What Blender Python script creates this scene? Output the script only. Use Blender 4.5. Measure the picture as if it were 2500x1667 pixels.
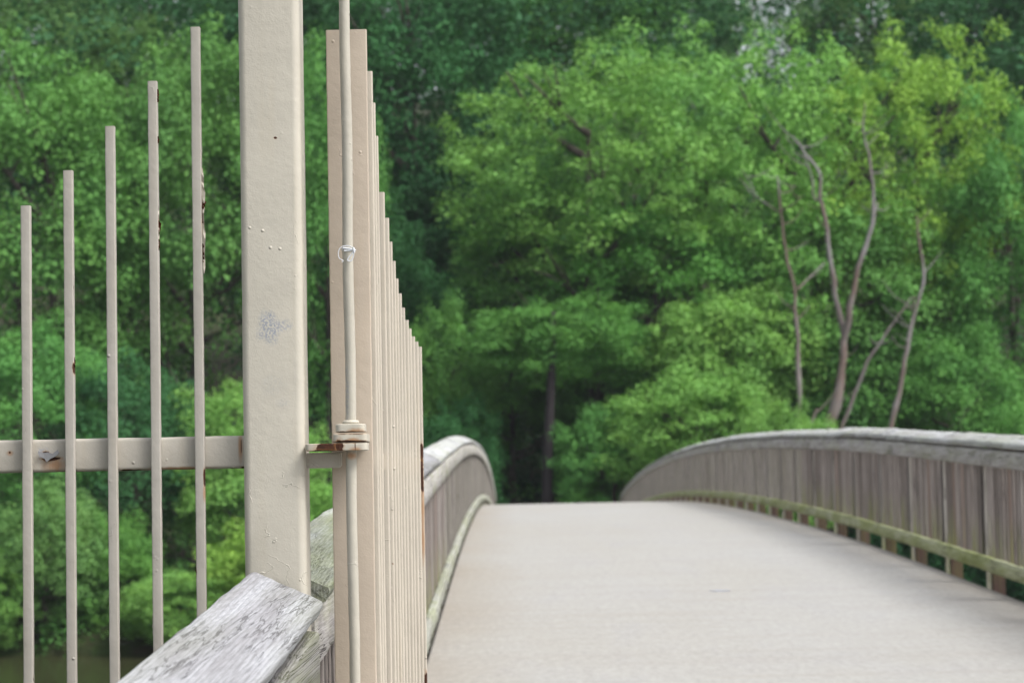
import bpy, bmesh, math, random
import numpy as np
from mathutils import Vector, Matrix, noise
from math import radians as R, pi, sin, cos
for o in list(bpy.data.objects): bpy.data.objects.remove(o)
random.seed(7)
S = bpy.context.scene
C = S.collection

# ------------------------------------------------------------------ camera
EYE = 1.44                       # eye height above the deck at the foot of the bridge
FPX = 5600.0                     # focal length in photo pixels (2500 wide)
PITCH, YAW, ROLL = math.atan(351.5/FPX), R(0.215), 0.0195
fw = Vector((sin(YAW)*cos(PITCH), cos(YAW)*cos(PITCH), sin(PITCH)))
r0 = fw.cross(Vector((0,0,1))).normalized(); u0 = r0.cross(fw)
rt = r0*cos(ROLL) - u0*sin(ROLL); up = u0*cos(ROLL) + r0*sin(ROLL)
cam = bpy.data.objects.new('camera', bpy.data.cameras.new('camera')); C.objects.link(cam)
M = Matrix((rt, up, -fw)).transposed().to_4x4(); M.translation = (0,0,EYE)
cam.matrix_world = M
cam.data.sensor_width = 22.32; cam.data.lens = 50.0
cam.data.clip_start = .1; cam.data.clip_end = 3000
cam.data.dof.use_dof = True; cam.data.dof.focus_distance = 4.66; cam.data.dof.aperture_fstop = 5.0
S.camera = cam
def W(px, py, D):
    """world point seen at a photo pixel, at forward distance D"""
    d = fw + rt*((px-1250)/FPX) - up*((py-833.5)/FPX)
    return Vector((0,0,EYE)) + d*(D/d.y)

# ------------------------------------------------------------------ light
SUN_EL, SUN_AZ = R(54), R(118)    # azimuth clockwise from +Y (view direction): right and behind the camera
world = bpy.data.worlds.new('World'); S.world = world; world.use_nodes = True
nt = world.node_tree; bg = nt.nodes['Background']
sky = nt.nodes.new('ShaderNodeTexSky'); sky.sky_type = 'NISHITA'; sky.sun_disc = False
sky.sun_elevation = SUN_EL; sky.sun_rotation = SUN_AZ; sky.air_density = 1.0; sky.dust_density = 4.0; sky.ozone_density = 1.0
hs = nt.nodes.new('ShaderNodeHueSaturation'); hs.inputs['Saturation'].default_value = 0.30; hs.inputs['Value'].default_value = 1.0
nt.links.new(sky.outputs[0], hs.inputs['Color']); nt.links.new(hs.outputs[0], bg.inputs['Color'])
bg.inputs['Strength'].default_value = 0.125
sl = bpy.data.lights.new('sun', 'SUN'); sun = bpy.data.objects.new('sun', sl); C.objects.link(sun)
sl.energy = 2.3; sl.angle = R(24); sl.color = (1.0, .975, .94)
sd = Vector((sin(SUN_AZ)*cos(SUN_EL), cos(SUN_AZ)*cos(SUN_EL), sin(SUN_EL)))
sun.rotation_euler = (-sd).to_track_quat('-Z','Y').to_euler()
S.view_settings.view_transform = 'Standard'; S.view_settings.look = 'None'
S.view_settings.exposure = 0.84; S.view_settings.gamma = 1; S.view_settings.use_curve_mapping = False
S.render.engine = 'CYCLES'
S.cycles.max_bounces = 6; S.cycles.transparent_max_bounces = 8

# ------------------------------------------------------------------ node helper
class Mat:
    def __init__(s, name, rough=.6, spec=.4):
        s.m = bpy.data.materials.new(name); s.m.use_nodes = True; s.t = s.m.node_tree
        s.b = s.t.nodes['Principled BSDF']; s.b.inputs['Roughness'].default_value = rough
        s.b.inputs['Specular IOR Level'].default_value = spec
        s.tc = s.t.nodes.new('ShaderNodeTexCoord').outputs['Object']
    def n(s, typ, **kw):
        nd = s.t.nodes.new('ShaderNode'+typ)
        for k, v in kw.items():
            if k in nd.inputs: s.set(nd.inputs[k], v)
            else: setattr(nd, k, v)
        return nd
    def set(s, sock, v):
        if isinstance(v, bpy.types.NodeSocket): s.t.links.new(v, sock)
        else: sock.default_value = v
    def mapped(s, scale, loc=(0,0,0), src=None):
        m = s.n('Mapping'); s.set(m.inputs['Vector'], src or s.tc); m.inputs['Scale'].default_value = scale; m.inputs['Location'].default_value = loc
        return m.outputs[0]
    def noise(s, vec, scale=1, detail=3, rough=.5, dist=0):
        nd = s.n('TexNoise', Scale=scale, Detail=detail, Roughness=rough, Distortion=dist); s.set(nd.inputs['Vector'], vec); return nd.outputs['Fac']
    def math(s, op, a, b=0, clamp=False):
        nd = s.n('Math', operation=op); nd.use_clamp = clamp; s.set(nd.inputs[0], a); s.set(nd.inputs[1], b); return nd.outputs[0]
    def ramp(s, f, lo, hi, a=0.0, b=1.0):
        nd = s.n('MapRange'); nd.clamp = True
        for i, v in zip((0,1,2,3,4), (f, lo, hi, a, b)): s.set(nd.inputs[i], v)
        return nd.outputs[0]
    def mix(s, f, a, b, mode='MIX'):
        nd = s.n('Mix', data_type='RGBA', blend_type=mode); s.set(nd.inputs[0], f)
        s.set(nd.inputs[6], a if isinstance(a, bpy.types.NodeSocket) else (*a,1)); s.set(nd.inputs[7], b if isinstance(b, bpy.types.NodeSocket) else (*b,1))
        return nd.outputs[2]
    def bump(s, h, strength=.3, dist=.01, prev=None):
        nd = s.n('Bump', Strength=strength, Distance=dist); s.set(nd.inputs['Height'], h)
        if prev: s.set(nd.inputs['Normal'], prev)
        return nd.outputs[0]
    def sep(s, src=None):
        nd = s.n('SeparateXYZ'); s.set(nd.inputs[0], src or s.tc); return nd.outputs
    def blob(s, c, rad, nz, amp=.5, soft=.06):
        """mask: 1 inside an ellipsoid of centre c and radii rad whose border is broken by the noise nz"""
        v = s.n('VectorMath', operation='SUBTRACT'); s.set(v.inputs[0], s.tc); v.inputs[1].default_value = c
        q = s.n('VectorMath', operation='DIVIDE'); s.set(q.inputs[0], v.outputs[0]); q.inputs[1].default_value = rad
        l = s.n('VectorMath', operation='LENGTH'); s.set(l.inputs[0], q.outputs[0])
        d = s.math('ADD', l.outputs['Value'], s.math('MULTIPLY', s.math('SUBTRACT', nz, .5), amp*4))
        return s.ramp(d, 1+soft, 1-soft)
    def out(s, col=None, normal=None, rough=None):
        if col is not None: s.set(s.b.inputs['Base Color'], (*col,1) if isinstance(col, tuple) else col)
        if normal is not None: s.set(s.b.inputs['Normal'], normal)
        if rough is not None: s.set(s.b.inputs['Roughness'], rough)
        return s.m

def paint_mat(name, col, rust=(), scuff=(), streak=(), warm=0.0, chips=0.0):
    m = Mat(name, .5, .3)
    n1 = m.noise(m.tc, 7, 4); n2 = m.noise(m.mapped((30,30,2.5)), 1, 4)
    c = m.mix(m.ramp(n1, .35, .7), tuple(x*.94 for x in col), tuple(min(1,x*1.04) for x in col))
    c = m.mix(m.math('MULTIPLY', m.ramp(n2, .55, .8), .25), c, (col[0]*.95, col[1]*.86, col[2]*.70))
    grime = m.ramp(m.noise(m.mapped((12,12,5), (3,1,7)), 1, 6, .7), .60, .85)
    c = m.mix(m.math('MULTIPLY', grime, .22), c, (.33,.31,.27))
    fine = m.noise(m.tc, 260, 3, .6); mid = m.noise(m.tc, 55, 4, .6)
    v = m.n('TexVoronoi', Scale=42.0, Randomness=1.0); m.set(v.inputs['Vector'], m.tc)
    pim = m.ramp(v.outputs['Distance'], .16, .05); keep = m.ramp(m.noise(m.tc, 9, 2), .57, .66)
    pim = m.math('MULTIPLY', pim, keep)
    wr = m.n('TexWave', Scale=2.6, Distortion=14.0, Detail=4.0); wr.inputs['Detail Scale'].default_value = 1.8; m.set(wr.inputs['Vector'], m.mapped((2,2,3.2)))
    crack = m.math('MULTIPLY', m.ramp(wr.outputs['Fac'], .985, 1.0), m.ramp(m.noise(m.tc, 6, 2), .63, .67))
    nb = m.bump(fine, .16, .002); nb = m.bump(mid, .22, .004, nb); nb = m.bump(pim, .7, .003, nb); nb = m.bump(crack, .5, .003, nb)
    # pinhole chips
    v2 = m.n('TexVoronoi', Scale=19.0, Randomness=1.0); m.set(v2.inputs['Vector'], m.tc)
    hole = m.math('MULTIPLY', m.ramp(v2.outputs['Distance'], .062, .05), m.ramp(m.noise(m.tc, 21, 1), .62, .64))
    c = m.mix(m.math('MULTIPLY', hole, .8), c, (.16,.09,.05))
    ez = m.noise(m.tc, 45, 5, .65)
    for p, rad, kcol, amp in scuff:
        spk = m.noise(m.tc, 230, 4, .65)
        mk = m.math('MULTIPLY', m.blob(p, rad, ez, .45, .35), m.ramp(spk, .48, .52))
        c = m.mix(m.math('MULTIPLY', mk, amp), c, kcol)
    for p, rad in streak:
        c = m.mix(m.math('MULTIPLY', m.blob(p, rad, m.noise(m.mapped((90,90,9)), 1, 4), .35, .6), .75), c, (.33,.16,.06))
    for p, rad in rust:
        halo = m.blob(p, tuple(r*1.25 for r in rad), ez, .5, .25)
        c = m.mix(m.math('MULTIPLY', halo, .5), c, (.33,.16,.055))
        mk = m.blob(p, rad, ez, .5)
        rc = m.mix(m.noise(m.tc, 140, 4), (.010,.004,.003), (.085,.027,.010))
        c = m.mix(mk, c, rc)
        nb = m.bump(m.math('SUBTRACT', 1, mk), .6, .002, nb)
    return m.out(c, nb)

def wood_mat(name, axis, pale, mid, dark, algae=0.0, algae_low=False, rnd=False, big=1.0, warmmix=None, crackamt=.8, ringamt=.45, cm=1.0, am=1.0, yend=None):
    """weathered timber; axis is the index of the grain direction"""
    m = Mat(name, .85, .15)
    src = m.tc
    if rnd:
        oi = m.n('ObjectInfo'); ad = m.n('VectorMath', operation='ADD'); m.set(ad.inputs[0], m.tc)
        sc = m.math('MULTIPLY', oi.outputs['Random'], 37.0); cb = m.n('CombineXYZ'); [m.set(cb.inputs[i], sc) for i in range(3)]
        m.set(ad.inputs[1], cb.outputs[0]); src = ad.outputs[0]
    def g(a, b, loc=(0,0,0)):
        s = [a*big*cm]*3; s[axis] = b*big*am; return m.mapped(tuple(s), loc, src)
    warp = m.n('TexNoise', Scale=1.0, Detail=2.0); m.set(warp.inputs['Vector'], g(6, 1.3))
    w3 = m.n('VectorMath', operation='MULTIPLY_ADD'); m.set(w3.inputs[0], warp.outputs['Color']); w3.inputs[1].default_value = tuple(.018 if i_ != axis else .10 for i_ in range(3)); m.set(w3.inputs[2], src)
    def gw(a, b):
        s = [a*big*cm]*3; s[axis] = b*big*am; return m.mapped(tuple(s), (0,0,0), w3.outputs[0])
    fib = m.noise(gw(210, 3.2), 1, 5, .7)
    band = m.noise(g(16, .9), 1, 4, .55)
    wv = m.n('TexWave', Scale=1.0, Distortion=1.2, Detail=3.0, bands_direction='X' if axis != 0 else 'Y'); wv.inputs['Detail Scale'].default_value=1.0
    m.set(wv.inputs['Vector'], gw(34, .9))
    ring = wv.outputs['Fac']
    c = m.mix(m.ramp(band, .34, .66), mid, pale)
    c = m.mix(m.math('MULTIPLY', m.ramp(fib, .42, .58, 1, 0), .62 if yend is None else .42), c, tuple(x*.5 for x in mid))
    c = m.mix(m.math('MULTIPLY', m.ramp(ring, .30, .0), ringamt), c, tuple(x*.45 for x in mid))
    stain = m.ramp(m.noise(g(13, 3.0, (5,2,9)), 1, 5, .6), .60, .74)
    c = m.mix(m.math('MULTIPLY', stain, .62), c, dark)
    if yend:      # grain surfacing as wavy lines towards the sawn end
        w2 = m.n('TexWave', Scale=1.0, Distortion=5.0, Detail=2.0, bands_direction='Y'); w2.inputs['Detail Scale'].default_value = .8
        m.set(w2.inputs['Vector'], m.mapped((9, 26, 9)))
        jit_ = m.math('MULTIPLY', m.math('SUBTRACT', m.noise(m.tc, 9, 2), .5), .5)
        em = m.ramp(m.math('ADD', m.sep()[1], jit_), yend-.42, yend-.12)
        c = m.mix(m.math('MULTIPLY', m.math('MULTIPLY', m.ramp(w2.outputs['Fac'], .30, .05), em), .38), c, tuple(x*.35 for x in mid))
    # long thin checks in the grain
    ck = m.noise(gw(52, 1.5), 1, 3, .6)
    ckl = m.math('MULTIPLY', m.ramp(m.math('ABSOLUTE', m.math('SUBTRACT', ck, .5)), .020, .006), m.ramp(m.noise(g(9, 2.4, (1,8,3)), 1, 2), .47, .54))
    c = m.mix(m.math('MULTIPLY', ckl, crackamt), c, (.035,.03,.03))
    if warmmix and rnd:
        c = m.mix(m.math('MULTIPLY', m.ramp(m.math('FRACT', m.math('MULTIPLY', oi.outputs['Random'], 7.3)), .0, 1.0, .0, 1.0), .8), c, tuple(x*.42 for x in mid))
        c = m.mix(m.ramp(oi.outputs['Random'], .93, .955, 0, .65), c, warmmix)
    if algae > 0:
        al = m.ramp(m.noise(g(8, 1.6, (7,7,7)), 1, 5, .65), .42, .66)
        if algae_low: al = m.math('MULTIPLY', al, m.ramp(m.sep()[2], .42, .05))
        c = m.mix(m.math('MULTIPLY', al, algae), c, (.21,.25,.055))
    nb = m.bump(fib, .35, .003); nb = m.bump(ring, .3*min(1,ringamt*2), .002, nb); nb = m.bump(m.math('SUBTRACT', 1, ckl), .7, .004, nb)
    return m.out(c, nb)

# ------------------------------------------------------------------ object helpers
def tag(o, label=None, cat=None, group=None, kind=None):
    if label: o['label'] = label
    if cat: o['category'] = cat
    if group: o['group'] = group
    if kind: o['kind'] = kind
    return o
def thing(name, label, cat, loc=(0,0,0), group=None):
    o = bpy.data.objects.new(name, None); o.empty_display_size = .2; C.objects.link(o); o.location = loc
    return tag(o, label, cat, group)
def finish(bm, sharp=35):
    a = math.cos(R(sharp))
    bm.normal_update()
    for f in bm.faces: f.smooth = True
    for e in bm.edges:
        if len(e.link_faces) == 2 and e.link_faces[0].normal.dot(e.link_faces[1].normal) < a: e.smooth = False
def obj(name, bm, mat, parent=None, local=False):
    """link a bmesh as ONE object; the mesh is in world coordinates unless local"""
    if isinstance(bm, bmesh.types.BMesh):
        me = bpy.data.meshes.new(name); bm.to_mesh(me); bm.free()
    else: me = bm
    if not me.materials: me.materials.append(mat)
    o = bpy.data.objects.new(name, me); C.objects.link(o)
    if parent is not None:
        o.parent = parent
        if not local:
            loc = Vector(parent.location); p = parent.parent
            while p: loc += p.location; p = p.parent
            o.location = -loc
    return o
def prism(bm, prof, frames):
    """sweep a closed profile [(a,b)] along frames [(origin, A, B)]"""
    rows = []
    for o, A, B in frames: rows.append([bm.verts.new(o + A*a + B*b) for a, b in prof])
    n = len(prof)
    for i in range(len(rows)-1):
        for j in range(n):
            bm.faces.new((rows[i][j], rows[i][(j+1)%n], rows[i+1][(j+1)%n], rows[i+1][j]))
    bm.faces.new(rows[0][::-1]); bm.faces.new(rows[-1])
    bmesh.ops.recalc_face_normals(bm, faces=bm.faces)
    return rows
def rrect(w, h, r, k=4):
    """rounded rectangle profile centred at 0"""
    pts = []
    for cx, cy, a0 in ((w/2-r, h/2-r, 0), (-w/2+r, h/2-r, pi/2), (-w/2+r, -h/2+r, pi), (w/2-r, -h/2+r, 3*pi/2)):
        for i in range(k+1):
            a = a0 + pi/2*i/k; pts.append((cx+r*cos(a), cy+r*sin(a)))
    return pts
X_, Y_, Z_ = Vector((1,0,0)), Vector((0,1,0)), Vector((0,0,1))
def vbar(cx, cy, z0, z1, w, d, r=.003, k=3, wob=0.0, seg=1, ang=0.0, seed=0):
    """upright bar; wob = small unevenness of the old paint along its edges"""
    bm = bmesh.new(); A = Vector((cos(ang), sin(ang), 0)); B = Vector((-sin(ang), cos(ang), 0)); fr = []
    n = max(1, int((z1-z0)/seg)) if seg < 1 else 1
    for i in range(n+1):
        z = z0 + (z1-z0)*i/n
        fr.append((Vector((cx, cy, z)), A, B))
    rows = prism(bm, rrect(w, d, r, k), fr)
    if wob:
        for row in rows:
            for v in row:
                q = noise.noise(v.co*28 + Vector((seed,0,0)))*wob + max(0, noise.noise(v.co*70 + Vector((0,seed,0)))-.35)*wob*3
                v.co += ((v.co - Vector((cx,cy,v.co.z))).normalized())*q
    finish(bm); return bm
def tube(bm, pts, rads, n=8, caps=True):
    rows = []
    P = [Vector(p) for p in pts]
    for i, p in enumerate(P):
        t = (P[min(i+1,len(P)-1)] - P[max(i-1,0)]).normalized()
        a = t.cross(Vector((.13,.97,.21))).normalized(); b = t.cross(a)
        r = rads[i] if hasattr(rads, '__len__') else rads
        rows.append([bm.verts.new(p + (a*cos(2*pi*j/n) + b*sin(2*pi*j/n))*r) for j in range(n)])
    for i in range(len(rows)-1):
        for j in range(n): bm.faces.new((rows[i][j], rows[i][(j+1)%n], rows[i+1][(j+1)%n], rows[i+1][j]))
    if caps: bm.faces.new(rows[0][::-1]); bm.faces.new(rows[-1])
def smoothpts(pts, k=4):
    P = [Vector(p) for p in pts]; out = []
    for i in range(len(P)-1):
        a, b, c, d = P[max(i-1,0)], P[i], P[i+1], P[min(i+2,len(P)-1)]
        for j in range(k):
            t = j/k
            out.append(.5*((2*b)+(c-a)*t+(2*a-5*b+4*c-d)*t*t+(3*b-a-3*c+d)*t**3))
    return out+[P[-1]]

# ------------------------------------------------------------------ terrain, river, sky is the world
def zdeck(y): return EYE - .341 - .000713*(y-39.3)**2 - (.022*sin(pi*(y-5)/18)**2 if 5 < y < 23 else 0)
def xo(y): return .38*((y-20)/49)**2 if y > 20 else 0.0      # the bridge bears slightly right
def sm(a, b, x):
    t = max(0, min(1, (x-a)/(b-a))); return t*t*(3-2*t)
def ground_h(x, y):
    z = -.35 + (-5.3)*sm(4, 17, y) - 3*0
    z = -.35 - 5.2*sm(4.5, 17, y)
    sh = 75 + 2.2*noise.noise(Vector((x*.06, 3, 0)))
    far = -5.55 + 2.6*sm(sh-2, sh+3, y) + max(0, y-sh-3)*.13 + max(0, y-105)*.10
    if y > 45: z = max(z, far)
    emb = sm(70, 77, y)*sm(5.5, 3.0, x if x > 1.5 else 3-x)
    if y > 66: z = z*(1-emb) + emb*max(z, -.25)
    z += .35*noise.noise(Vector((x*.2, y*.2, 1)))*sm(4, 16, y)
    return z
def ground():
    bm = bmesh.new()
    xs = [-400,-250,-150,-110]+[-90+2.5*i for i in range(73)]+[110,150,250,400]
    ys = [-300,-120,-50,-20]+[-10+1.5*i for i in range(120)]+[180,200,240,300,420]
    V = [[bm.verts.new((x, y, ground_h(x, y))) for x in xs] for y in ys]
    for i in range(len(ys)-1):
        for j in range(len(xs)-1): bm.faces.new((V[i][j], V[i][j+1], V[i+1][j+1], V[i+1][j]))
    for f in bm.faces: f.smooth = True
    m = Mat('ground_mat', .95, .1)
    c = m.mix(m.ramp(m.noise(m.tc, .7, 6, .65), .4, .62), (.035,.028,.018), (.035,.06,.018))
    return obj('ground', bm, m.out(c, m.bump(m.noise(m.tc, 3, 6), .8, .2)))
tag(ground(), kind='structure')
def river():
    bm = bmesh.new()
    v = [bm.verts.new(p) for p in ((-400,5,-3.8),(400,5,-3.8),(400,84,-3.8),(-400,84,-3.8))]; bm.faces.new(v)
    m = Mat('water_mat', .12, .5)
    c = m.mix(m.noise(m.tc, .2, 3), (.028,.030,.012), (.05,.05,.024))
    return obj('river', bm, m.out(c, m.bump(m.noise(m.mapped((1.0,2.4,1)), 2.2, 4), .35, .05)))
tag(river(), kind='structure')

# ------------------------------------------------------------------ bridge deck
XL, XR = -.43, 3.27
def deck_mat():
    m = Mat('deck_mat', .9, .2)
    big = m.noise(m.mapped((.5,.16,.5)), 1, 4, .55); sp = m.noise(m.tc, 160, 3, .7); mid = m.noise(m.mapped((2.4,.8,2.4)), 1, 5, .6)
    c = m.mix(m.ramp(big, .32, .68), (.310,.301,.279), (.322,.320,.311))
    c = m.mix(m.math('MULTIPLY', m.ramp(mid, .5, .75), .35), c, (.295,.295,.31))
    c = m.mix(m.math('MULTIPLY', m.ramp(sp, .55, .75), .35), c, (.18,.17,.16))
    c = m.mix(m.math('MULTIPLY', m.ramp(sp, .42, .25), .3), c, (.44,.42,.39))
    x = m.sep()[0]
    jit = m.math('MULTIPLY', m.math('SUBTRACT', m.noise(m.mapped((1,.5,1)), 1, 4), .5), .8)
    edge = m.math('MAXIMUM', m.ramp(m.math('ADD', x, jit), XL+.55, XL-.05), m.ramp(m.math('ADD', x, jit), XR-.45, XR+.08))
    c = m.mix(m.math('MULTIPLY', edge, .45), c, (.23,.185,.13))
    gr = m.noise(m.mapped((30,9,30)), 1, 4, .75); c = m.mix(m.math('MULTIPLY', m.ramp(gr, .50, .72), .42), c, (.20,.19,.18)); c = m.mix(m.math('MULTIPLY', m.ramp(gr, .46, .30), .30), c, (.46,.45,.43))
    br_ = m.noise(m.mapped((.5,5,1)), 1, 4, .6); c = m.mix(m.math('MULTIPLY', m.ramp(br_, .48, .70), .22), c, (.24,.215,.185))
    nb = m.bump(sp, .4, .004)
    # narrow damp marks and litter stains
    sc = m.ramp(m.noise(m.mapped((.7,5,1),(3,3,3)), 1, 5, .6), .66, .72)
    c = m.mix(m.math('MULTIPLY', sc, .12), c, (.30,.24,.18))
    return m.out(c, nb)
def deck_strip(x0, x1, y0, y1, top, thick, n=80):
    bm = bmesh.new(); fr = []
    w_ = x1-x0; prof = [(0, -thick), (w_, -thick), (w_, -.012), (w_-.012, 0), (.012, 0), (0, -.012)]
    for i in range(n+1):
        y = y0+(y1-y0)*i/n; fr.append((Vector((x0, y, zdeck(y)+top)), X_*((x1-x0+(xo(y) if x1 > XR-.3 else 0))/(x1-x0)), Z_))
    prism(bm, prof, fr); finish(bm); return bm
timber_dark = wood_mat('girder_wood', 1, (.16,.13,.10), (.11,.085,.065), (.05,.04,.03), .3)
Y0, Y1 = 3.4, 78.6
br = thing('footbridge', 'long arched footbridge with a smooth pale tan concrete deck rising to a crest', 'bridge', (1.42, Y0, 0))
dk = obj('deck', deck_strip(XL, XR, Y0, Y1, 0, .16, 110), deck_mat(), br)
for gx in (-.40, 1.0, 2.2, 3.05):
    obj('girder', deck_strip(gx, gx+.18, Y0+.3, Y1-.3, -.165, .62, 60), timber_dark, br)
for py in (22, 39.3, 57):
    for gx in (-.1, 1.4, 2.9):
        bm = bmesh.new(); tube(bm, [(gx, py, -6.4), (gx, py, zdeck(py)-.78)], .17, 12); finish(bm); obj('pile', bm, timber_dark, br)
# path on both banks
pm = deck_mat(); 
bm = bmesh.new()
prism(bm, [(XL-.1,-.3),(XR+.1,-.3),(XR+.1,0),(XL-.1,0)], [(Vector((0,y,min(0,zdeck(y))-.004)), X_, Z_) for y in (-8,-4,0,1.5,Y0-.02)]); finish(bm)
tag(obj('path', bm, pm), kind='structure')

# ------------------------------------------------------------------ timber railings
cap_near = wood_mat('cap_near_wood', 1, (.39,.40,.425), (.235,.23,.24), (.075,.08,.09), .12, big=1.0, crackamt=.5, ringamt=.30, cm=1.25, am=.30, yend=4.545)
cap_far = wood_mat('cap_wood', 1, (.58,.60,.62), (.42,.42,.42), (.15,.16,.16), .25, big=.8)
rail_up = wood_mat('upper_rail_wood', 1, (.52,.50,.49), (.38,.36,.35), (.15,.15,.15), .3)
rail_lo = wood_mat('lower_rail_wood', 1, (.56,.57,.40), (.43,.46,.25), (.2,.21,.10), .7)
rail_ll = wood_mat('lower_rail_pale_wood', 1, (.46,.47,.43), (.33,.33,.29), (.14,.15,.10), .35)
bal_m = wood_mat('baluster_wood', 2, (.39,.355,.335), (.235,.20,.183), (.08,.072,.068), .8, algae_low=True, rnd=True, warmmix=(.19,.135,.11), crackamt=.6)
bal_o = wood_mat('new_baluster_wood', 2, (.42,.27,.16), (.33,.19,.10), (.15,.09,.06), .3, algae_low=True, rnd=True)
post_m = wood_mat('post_wood', 2, (.128,.085,.072), (.085,.055,.047), (.051,.034,.030), .2, rnd=True)
strut_m = wood_mat('strut_wood', 2, (.40,.38,.35), (.32,.29,.26), (.2,.17,.15), .7, algae_low=True, rnd=True)
TILT = R(24)
rail_near = wood_mat('near_rail_wood', 1, (.29,.28,.29), (.17,.16,.165), (.06,.06,.06), .3, cm=1.25, am=.3)
cap_green = wood_mat('mossy_cap_wood', 1, (.40,.42,.42), (.27,.28,.25), (.12,.13,.10), .40, crackamt=.4, ringamt=.3, cm=1.25, am=.3)
def board(side, xi, z_in, w, t, y0, y1, tilt, step=.12, wear=.0015, seed=0, dz=0.0, fine=False):
    """board along the bridge; xi = x of its inner edge, z_in = height of its inner top edge above the deck; side -1 = left railing"""
    bm = bmesh.new(); s = side
    A = Vector((s*cos(tilt), 0, sin(tilt))); B = Vector((-s*sin(tilt), 0, cos(tilt)))
    r = .009 if (fine or tilt) else .004
    if fine:
        prof = []
        k = 26
        prof += [(r + (w-2*r)*i/k, 0) for i in range(k+1)]
        for i in range(1, 5): a = pi/2 - pi/2*i/4; prof.append((w-r+r*cos(a), -r+r*sin(a)))
        prof += [(w, -t+r), (w-r, -t), (w*.5,-t), (r, -t)]
        k2 = 9; prof += [(0, -t+r+(t-2.2*r)*i/k2) for i in range(k2+1)]
        prof += [(r*.12, -r*.55), (r*.5, -r*.14)]
    else:
        prof = [(r*1.2, 0), (w*.33, 0), (w*.66,0), (w-r, 0), (w, -r), (w, -t+r), (w-r, -t), (r, -t), (0, -t+r), (0, -r*1.2)]
    n = max(2, int((y1-y0)/step)); fr = []
    for i in range(n+1):
        y = y0+(y1-y0)*i/n
        zc = (1-i/n)*zdeck(y0)+i/n*zdeck(y1)          # boards are straight between their ends, half bent to the arch
        z = .35*zc+.65*zdeck(y)
        if y0 == 1.0 and fine: z += .045*(y1-y)
        fr.append((Vector((xi+(xo(y) if side > 0 else xo(y)*.12), y, z+z_in+dz+(0 if y0 < 4.8 else .012))), A, B))
    rows = prism(bm, prof, fr)
    for i, row in enumerate(rows):
        for v in row:
            q = v.co + Vector((seed*3.1, 0, 0))
            d = noise.noise(Vector((q.x*14, q.y*2.2, q.z*14)))*wear*1.6 + noise.noise(Vector((q.x*50, q.y*6, q.z*50)))*wear*.7
            v.co += B*d + A*noise.noise(Vector((q.x*9, q.y*9, q.z*9+5)))*wear*1.3
            if fine:
                e = min(abs(q.y-y0), abs(q.y-y1))
                if e < .06: v.co.y += (noise.noise(Vector((q.x*60, 0, q.z*60)))*.010 + noise.noise(Vector((q.x*200, 0, q.z*200)))*.004)*(1 if q.y>(y0+y1)/2 else -1)*(1-e/.06); v.co += B*(-.004*(1-e/.06)**2)
    finish(bm, 50)
    return bm
def first_board(s, xi, a, b):
    # the first board past the post has warped up a little behind its end
    bm = board(s, xi, .972, .148, .038, a, b, TILT, .03, .002, 9, 0, True)
    for v in bm.verts: v.co.z += .016*sm(a, a+.5, v.co.y)*(1-sm(a+1.2, b, v.co.y))
    return bm
def box_proto(name, w, d, h, mat, r=.003):
    bm = vbar(0, 0, 0, h, w, d, r, 1)
    me = bpy.data.meshes.new(name); bm.to_mesh(me); bm.free(); me.materials.append(mat); return me
bal_me = [box_proto('baluster', .036, .036, h, bal_m) for h in (.88,)]
bal_me2 = box_proto('baluster', .036, .036, .88, bal_m); bal_me3 = box_proto('baluster', .036, .036, .88, bal_o)
strut_me = box_proto('strut', .040, .026, 1.06, strut_m)
post_me = box_proto('post', .089, .089, 1.30, post_m)
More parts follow.
